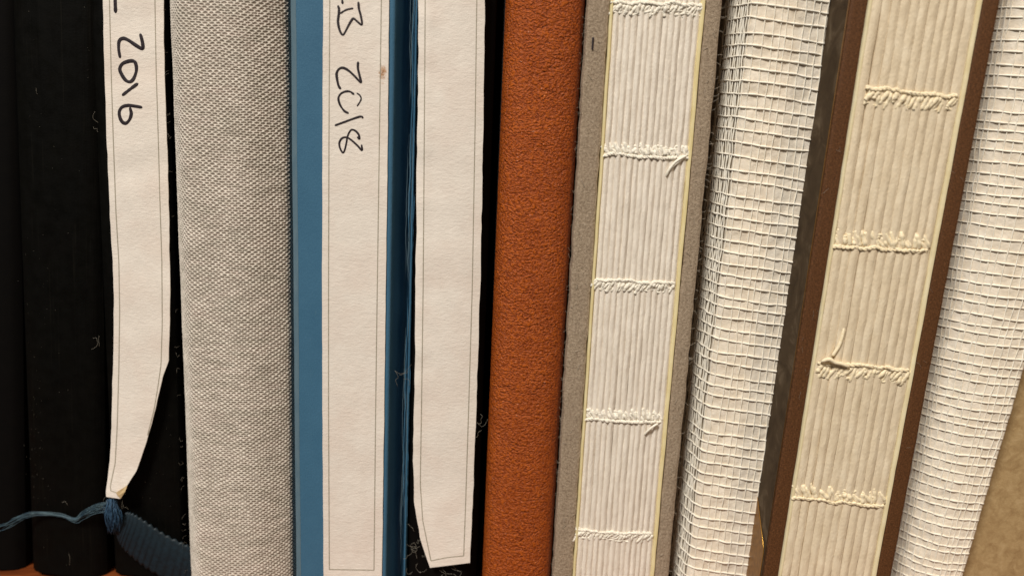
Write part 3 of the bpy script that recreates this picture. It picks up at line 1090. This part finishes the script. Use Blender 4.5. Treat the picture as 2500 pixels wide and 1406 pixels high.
def mull_book(book, path_uy, w_hi, seed, pitch_h, pitch_v, rh, rv, right_trim=None, dense=0.0, skew=0.0):
    """paper backing plus gauze that follows the (u, y) path; right_trim(w): u where the sheet is cut"""
    pth, s = resample(smooth_profile(path_uy, 3), 0.16)
    nrm_ = np.gradient(pth, axis=0)
    nrm_ = np.stack([nrm_[:, 1], -nrm_[:, 0]], 1)
    nrm_ /= np.linalg.norm(nrm_, axis=1)[:, None]
    ws = np.arange(0, w_hi, 0.3)
    S_, W_ = np.meshgrid(s, ws, indexing='ij')

    def surf(si, wi, off):
        u_ = np.interp(si, s, pth[:, 0])
        y_ = np.interp(si, s, pth[:, 1])
        nu_ = np.interp(si, s, nrm_[:, 0])
        ny_ = np.interp(si, s, nrm_[:, 1])
        d = off + 0.10 * vnoise2(si * .45, wi * .4, seed) + 0.05 * vnoise2(si * 1.2, wi * 1.1, seed + 1)
        k = si / s[-1]
        stretch = right_trim(wi) if right_trim is not None else 1.0
        u2 = pth[0, 0] + (u_ - pth[0, 0]) * stretch
        return np.stack([u2 + nu_ * d, y_ + ny_ * d, wi + 0 * u_], -1)
    # the relief of the gauze pressing the paper
    top = surf(S_, W_, 0.0)
    n = top.shape[0] * top.shape[1]
    back = top + np.array([0, .25, 0])
    f = grid_faces(len(s), len(ws))[:, ::-1]
    nu, nv = len(s), len(ws)
    loop = [i * nv for i in range(nu)] + [(nu - 1) * nv + j for j in range(1, nv)] + [i * nv + nv - 1 for i in range(nu - 2, -1, -1)] + [j for j in range(nv - 2, 0, -1)]
    rim = np.array([(a, b_, b_ + n, a + n) for a, b_ in zip(loop, loop[1:] + loop[:1])])
    lining = mk("spine_lining", np.r_[top.reshape(-1, 3), back.reshape(-1, 3)], np.r_[f, grid_faces(nu, nv, n), rim], M["mull_paper"], book.e)
    if dense > 5:                       # dim flank beyond the shoulder: its shade is painted as a taupe sheet
        ns_ = int(np.searchsorted(s, dense - .3))
        sd = surf(S_[:ns_], W_[:ns_], 0.06)
        mk("flank_shade_sheet", sd, grid_faces(ns_, nv)[:, ::-1], M["taupe"], book.e)
    r = np.random.default_rng(seed)
    warp_, weft_ = Bundle(), Bundle()
    wc = 0.4
    k = 0
    while wc < w_hi - 0.6:
        si = np.arange(0, s[-1] + .01, 0.22)
        wi = wc + 0.07 * vnoise(si * .55 + k * 17, seed + 20) + 0.12 * vnoise(si * .16 + k * 5, seed + 21) + 0.25 * vnoise(si * 0.12, seed + 24) - skew * np.clip(si - dense, 0, None)
        off = rh * 0.6 + (.14 * np.clip((dense - si) / 1.0, 0, 1) if dense > 5 else 0) + 0.07 * np.sin(si / pitch_v * math.pi + k * math.pi + vnoise(si * .3 + k, seed + 25))
        rad = rh * (1 + .22 * vnoise(si * 1.3 + k * 13, seed + 22))
        wi = np.clip(wi, 0.15, w_hi - .2)
        weft_.tube(surf(si, wi, off), rad, 6)
        wc += pitch_h * r.uniform(.80, 1.2)
        k += 1
    sc = 0.1
    k = 0
    while sc < s[-1] - .1:
        wi = np.arange(0.2, w_hi - .4, 0.5)
        si = np.clip(sc + 0.10 * vnoise(wi * .35 + k * 19, seed + 30) + 0.10 * vnoise(wi * .08 + k * 3, seed + 31), 0.02, s[-1] - .02)
        off = rv * 0.8 + (.12 if sc < dense and dense > 5 else 0) + 0.05 * np.sin(wi / pitch_h * math.pi + k * math.pi)
        rad = rv * (1.25 if sc < dense else 1.0) * (1 + .25 * vnoise(wi * 1.1 + k * 11, seed + 32))
        warp_.tube(surf(si, wi, off), rad, 5)
        sc += pitch_v * r.uniform(.7, 1.25) * ((.42 if dense > 5 else .6) if sc < dense else 1.0)
        k += 1
    weft_.build("gauze_thread", M["mull"], book.e, kind="stuff")
    warp_.build("gauze_thread", M["mull"], book.e, kind="stuff")
    # cut thread ends along the free left edge
    fr = Bundle()
    for i in range(44):
        wi = r.uniform(2, w_hi - 4)
        c = surf(np.array([0.05]), np.array([wi]), 0.1)[0]
        L_ = r.uniform(.15, .5)
        fr.tube(spline([c, c + np.array([-L_ * .5, -.15, r.uniform(-.3, .2)]), c + np.array([-L_, r.uniform(-.3, .1), r.uniform(-.5, .3)])], 6), rv * .45, 4)
    fr.build("frayed_thread", M["mull"], book.e, kind="stuff")
    return surf


bM = Book("mull_lined_book", (1782, 1640), (2032, 1838), 0.0, "book lined with white open gauze, between the grey boards and the brown board book")
shu = bM.u((1850 + 1680) / 2, 703, 0.0)
lfu = bM.u((1776 + 1640) / 2 - 1, 703, 7.0)
pathM = [(lfu, 8.0), (lfu + .12, 7.0), (lfu + (shu - lfu) * .30, 4.6), (shu - (shu - lfu) * .30, 1.6), (shu - .1, 0.3), (shu + .9, 0.0), (shu + 4, -.10), (-4, -.05), (0.0, 0.0)]
mull_book(bM, pathM, 120.0, 1500, 1.78, 1.22, 0.135, 0.09, dense=7.4, skew=0.075)
extrude("text_block", [(lfu + .5, BACK), (lfu + .5, 8.3), (lfu + 1.5, 5.2), (shu - .1, 1.8), (shu + .6, .8), (-.3, .6), (-.1, BACK)], 0, TALL, M["mull_paper"], bM.e)

# ------------------------------------------------------------------ brown board book, standing out towards the viewer
YB = -7.0
bW = Book("brown_sewn_book", (2083, 1859), (2437, 2180), YB, "cream sewn book block with brown cloth boards, leaning furthest out of the row")
w = bW.w
tL = bW.u((2127 + 1895) / 2, 703, YB)
tR = bW.u((2400 + 2139) / 2, 703, YB)
board("cover_board", bW, -w, tL - .04, YB, M["brown"], 51, rough=0.03, r=0.18)
board("cover_board", bW, tR + .04, 0.0, YB, M["brown"], 55, rough=0.03, r=0.18)
# side cloth, seen beside the gauze book
mk("side_cloth", [(-w - .14, YB + .35, 0), (-w - .14, YB + 40, 0), (-w - .14, YB + 40, TALL), (-w - .14, YB + .35, TALL),
                  (-w + .3, YB + .35, 0), (-w + .3, YB + 40, 0), (-w + .3, YB + 40, TALL), (-w + .3, YB + .35, TALL)],
   [(0, 3, 2, 1), (4, 5, 6, 7), (0, 1, 5, 4), (1, 2, 6, 5), (2, 3, 7, 6), (3, 0, 4, 7)], M["side"], bW.e, smooth=False)
hz = bW.hw(1860, 1330, YB)
mk("corner_panel", [(-w - .18, YB + .9, 0.1), (-w - .18, YB + 16, 0.1), (-w - .18, YB + 16, hz + 13), (-w - .18, YB + 1.5, hz - .6), (-w - .18, YB + .9, hz - 1.6)],
   [(0, 4, 3, 2, 1)], M["bronze"], bW.e, smooth=False)
gb = Bundle()
gb.tube([(-w - .20, YB + .9, .1), (-w - .20, YB + .9, hz - 1.6), (-w - .20, YB + 1.5, hz - .6), (-w - .20, YB + 9, hz + 6.2)], 0.05, 4)
gb.build("gilt_line", M["gilt"], bW.e)
gb = Bundle()
gb.tube([(-w - .12, YB + .30, 0.3), (-w - .12, YB + .30, TALL * .7)], 0.045, 4)
gb.build("edge_line", M["bronze"], bW.e)
EPW = 0.75
extrude("endpaper", [(tR - EPW, YB + 20), (tR - EPW, YB + .1), (tR - EPW + .15, YB - .18), (tR - EPW / 2, YB - .24), (tR - .12, YB - .16), (tR, YB + .1), (tR, YB + 20)], 0, TALL, M["endpaper2"], bW.e, nw=90, wob=.04, seed=71)
extrude("endpaper", [(tL, YB + 20), (tL, YB + .05), (tL + .1, YB - .15), (tL + .3, YB - .18), (tL + .45, YB - .1), (tL + .5, YB + 20)], 0, TALL, M["endpaper2"], bW.e, nw=90, wob=.04, seed=72)
NW_ = 11
wL, wR = tL + .52, tR - EPW - .02
signatures(bW, wL, wR, NW_, YB + .05, 0.25, 14, M["sig2"], 700, 0.17)
yW = lambda u: YB + .05 - 0.25 * (1 - ((u - (wL + wR) / 2) / ((wR - wL) / 2)) ** 2) - 0.10
extrude("text_block", [(tL + .05, BACK - 6), (tL + .05, YB + 13), (tR - .05, YB + 13), (tR - .05, BACK - 6)], 0, TALL - 4, M["sig2"], bW.e)


class Shift:
    """stitch rows of the brown book are given by pixels at its own depth"""
    def __init__(self, b, y):
        self.b, self.e, self.y = b, b.e, y

    def px(self, x, y_, _):
        return self.b.px(x, y_, self.y)


bWs = Shift(bW, YB)
for (l, r_, up, sd) in (((2112, 216), (2334, 236), True, 1), ((2034, 600), (2262, 612), False, 2), ((1995, 885), (2216, 902), True, 3), ((1932, 1215), (2156, 1232), False, 4)):
    stitch_row(bWs, l, r_, yW, NW_, up, 0.225, M["thread2"], 950 + sd, loop_len=2.1, skew=.35, fat=1.5, sink=1.15)
tail(bWs, [(2030, 868, .15), (2034, 860, .22), (2046, 842, .15), (2054, 820, .05), (2060, 795, -.15)], M["thread2"], 0.26, yW)
tail(bWs, [(2000, 880, .5), (2018, 872, .7), (2032, 880, .6), (2050, 884, .5), (2070, 892, .4)], M["thread2"], 0.30, yW)

# ------------------------------------------------------------------ second gauze-lined book at the right
YM2 = -1.0
bN = Book("mull_lined_book", (2440, 2184), (2620, 2372), YM2, "book lined with white open gauze at the right, beside the tan kraft board")
w = bN.w
lf = -w + .1
u0 = bN.px(2450, 1100, YM2)
hA = bN.hw(2352, 1406, YM2)
hB = bN.hw(2500, 905, YM2)
uA = bN.u(2352, 1406, YM2)
uB = bN.u(2500, 905, YM2)
base_r = uA


def trim(wi):
    ur = uA + (uB - uA) * (np.asarray(wi) - hA) / (hB - hA)
    return (ur - lf) / (base_r - lf)


sp = base_r - lf
pathN = [(lf, YM2 + 7.4), (lf + .25, YM2 + 6.0), (lf + 1.2, YM2 + 4.0), (lf + 2.6, YM2 + 2.0), (lf + sp * .48, YM2 + .25), (lf + sp * .7, YM2 - .12), (base_r, YM2 + .25)]
mull_book(bN, pathN, 112.0, 1700, 1.47, 0.95, 0.13, 0.10, right_trim=trim, dense=4.9, skew=0.04)
extrude("text_block", [(lf + .3, BACK), (lf + .3, YM2 + 8.4), (lf + 3.2, YM2 + 3.0), (base_r - .2, YM2 + 1.5), (base_r - .1, BACK)], 0, TALL, M["mull_paper"], bN.e)

# tan kraft board at the lower right
bK = Book("kraft_book", (2640, 2362), (2860, 2590), 3.2, "tan kraft board cover at the lower right corner of the picture", lean=math.radians(5.0))
w = bK.w
book_body("cover", bK, smooth_profile([(-w, BACK), (-w, 6.2), (-w, 4.4), (-w + .8, 3.4), (-w / 2, 3.2), (-1, 3.4), (0, 4.4), (0, 6.2), (0, BACK)], 2), M["kraft"])

# ------------------------------------------------------------------ ribbon bookmark with a frayed end
rib = bpy.data.objects.new("bookmark_ribbon", None)
rib.empty_display_size = 0.005
rib.location = unproj(300, 1400, 5.0) * MM
rib["label"] = "dark blue grosgrain ribbon with a knotted frayed end at the foot of the black books"
rib["category"] = "ribbon"
COL.objects.link(rib)
RO = np.array(rib.location) / MM


def rb(px, py, y):
    return unproj(px, py, y) - RO


topE = spline([(300, 1256), (312, 1250), (332, 1258), (365, 1280), (405, 1306), (450, 1328), (480, 1340)], 140)
botE = spline([(280, 1290), (288, 1318), (302, 1340), (335, 1370), (375, 1398), (430, 1424), (470, 1440)], 140)
n = min(len(topE), len(botE))
topE, botE = topE[:n], botE[:n]
s = np.linspace(0, 1, n)
q = np.linspace(0, 1, 16)
topE = topE + np.stack([0 * s, 2.2 * np.sin(s * 2 * math.pi * 17)], 1) * np.clip(s * 3, 0, 1)[:, None]
botE = botE + np.stack([0 * s, 2.0 * np.sin(s * 2 * math.pi * 17 + .6)], 1) * np.clip(s * 3, 0, 1)[:, None]
P = topE[None] * (1 - q)[:, None, None] + botE[None] * q[:, None, None]
yy = 4.6 - 0.5 * np.sin(q * math.pi)[:, None] + 0.9 * s[None] ** 2 - 0.075 * np.clip(s * 3, 0.1, 1)[None] * (0.5 + 0.5 * np.sin(s * 2 * math.pi * 17 + 0.4))[None]
front = unproj(P[..., 0], P[..., 1], yy) - RO
back = front + np.array([0, .25, 0])
nq = len(q)
f = grid_faces(nq, n)[:, ::-1]
N_ = nq * n
loop = [i * n for i in range(nq)] + [(nq - 1) * n + j for j in range(1, n)] + [i * n + n - 1 for i in range(nq - 2, -1, -1)] + [j for j in range(n - 2, 0, -1)]
rim = np.array([(a, b_, b_ + N_, a + N_) for a, b_ in zip(loop, loop[1:] + loop[:1])])
mk("band", np.r_[front.reshape(-1, 3), back.reshape(-1, 3)], np.r_[f, grid_faces(nq, n, N_), rim], M["ribbon"], rib)
kb = Bundle()
for i in range(110):
    a = rng.uniform(-1, 1)
    x0, x1 = 272 + 12 * a, 280 + 16 * a + rng.uniform(-4, 4)
    y0, y1 = 1222 + rng.uniform(-8, 14), 1296 + rng.uniform(-22, 8)
    d = 4.4 - .9 * math.sqrt(1 - a * a) + rng.uniform(0, .3)
    kb.tube(spline([rb(x0, y0, d + .5), rb((x0 + x1) / 2 + rng.uniform(-14, 12), (y0 + y1) / 2 + rng.uniform(-12, 12), d - .3 - rng.uniform(0, .3)), rb(x1, y1, d + .4)], 8), rng.uniform(.02, .10), 5)
kb.build("knot", M["knot"], rib, kind="stuff")
fr = Bundle()
cl = np.array([(-25, 1286), (8, 1284), (28, 1274), (62, 1258), (100, 1254), (150, 1259), (184, 1268), (200, 1256), (232, 1240), (262, 1236), (278, 1244)], float)
for i in range(22):
    off = rng.normal(0, 1, 2)
    spread = np.array([11, 8, 8, 5, 4, 3.5, 4, 7, 11, 11, 6.])
    pts = []
    st = rng.integers(0, 4)
    for j in range(st, len(cl)):
        x, y_ = cl[j] + np.array([rng.normal(0, 1.2), off[1] * spread[j] * .6 + rng.normal(0, 2.0)])
        pts.append(rb(x, y_, 5.3 - .15 * off[0] - (0.9 if j > 7 else 0.35 * math.sin(j))))
    fr.tube(spline(pts, 44), rng.uniform(.016, .045), 4)
fr.build("frayed_end", M["fibre_blue"], rib, kind="stuff")

# ------------------------------------------------------------------ dust and lint
lint = Bundle()


def fibre(px, py, y, size, r=0.016, curl=1.0):
    n = rng.integers(3, 6)
    a = rng.uniform(0, 2 * math.pi)
    x, y_ = px, py
    pts = [unproj(x, y_, y)]
    for i in range(n):
        a += rng.normal(0, .9 * curl)
        x += math.cos(a) * size / n
        y_ += math.sin(a) * size / n
        pts.append(unproj(x, y_, y - rng.uniform(0, .25)))
    lint.tube(spline(pts, 14), r, 4)


for i in range(14):
    fibre(rng.uniform(1000, 1052), rng.uniform(1290, 1400), 1.2, rng.uniform(14, 46), .018)
for i in range(7):
    fibre(rng.uniform(1060, 1135), rng.uniform(1376, 1402), 1.3, rng.uniform(16, 40), .02)
for i in range(9):
    fibre(rng.uniform(246, 312), rng.uniform(1180, 1240), 4.6, rng.uniform(14, 40), .014)
for (x, y_, s_) in ((240, 300, 34), (228, 310, 22), (226, 826, 46), (242, 820, 26), (965, 905, 44), (975, 915, 40), (985, 925, 30), (950, 912, 22), (1172, 1010, 34), (1164, 1030, 40), (1176, 1050, 30),
                    (1450, 110, 40), (170, 1380, 30), (165, 1234, 22), (92, 230, 16)):
    fibre(x, y_, 1.4 if x > 900 else 5.4, s_, .016)
fibre(963, 904, -.05, 40, .014)
for i in range(30):                                   # fuzz on the left flank of the linen book
    py = rng.uniform(0, 1400)
    px_ = 402 + 54 * py / 1406
    p0 = unproj(px_ + 3, py, 3.0)
    L_ = rng.uniform(.3, 1.1)
    lint.tube(spline([p0, p0 + np.array([-L_ * .4, -.2, rng.uniform(-.3, .3)]), p0 + np.array([-L_ * .6, -.3, rng.uniform(-.8, .6)])], 6), .012, 3)


for i in range(16):                                   # tiny fibres on the brown boards
    py = rng.uniform(20, 1380)
    e0, e1 = ((2086, 1862), (2122, 1892)) if i % 3 else ((2404, 2142), (2432, 2176))
    q_ = rng.uniform(0.1, .9)
    fibre(lerp_edge(*e0, py) * (1 - q_) + lerp_edge(*e1, py) * q_, py, YB - .15, rng.uniform(8, 26), .012, .4)


def speck(px, py, y, r):
    c = unproj(px, py, y)
    a = rng.uniform(0, 6.28)
    d = np.array([math.cos(a) * r * 1.5, 0, math.sin(a) * r * 1.5])
    lint.tube([c - d, c + d * .2 + np.array([0, -.03, 0]), c + d], [r * .5, r, r * .4], 4)


for i in range(80):
    t = rng.normal(0, 1)
    x = 88 + 16 * t + rng.uniform(-10, 10)
    speck(x, rng.uniform(560, 1390) if i % 2 else rng.normal(1060, 90), 6.15, rng.uniform(.010, .030))
for i in range(25):
    speck(rng.uniform(60, 215), rng.uniform(0, 1380), 6.15, rng.uniform(.012, .03))
for i in range(40):
    speck(rng.normal(212, 4), rng.uniform(50, 900), 6.7, rng.uniform(.012, .03))
for i in range(50):
    speck(rng.uniform(300, 420), rng.uniform(930, 1330), 6.25, rng.uniform(.01, .024))
lo = lint.build("dust_lint", M["lint"], None, kind="stuff")
lo["label"] = "grey dust specks and curled lint fibres on the black books"
lo["category"] = "lint"
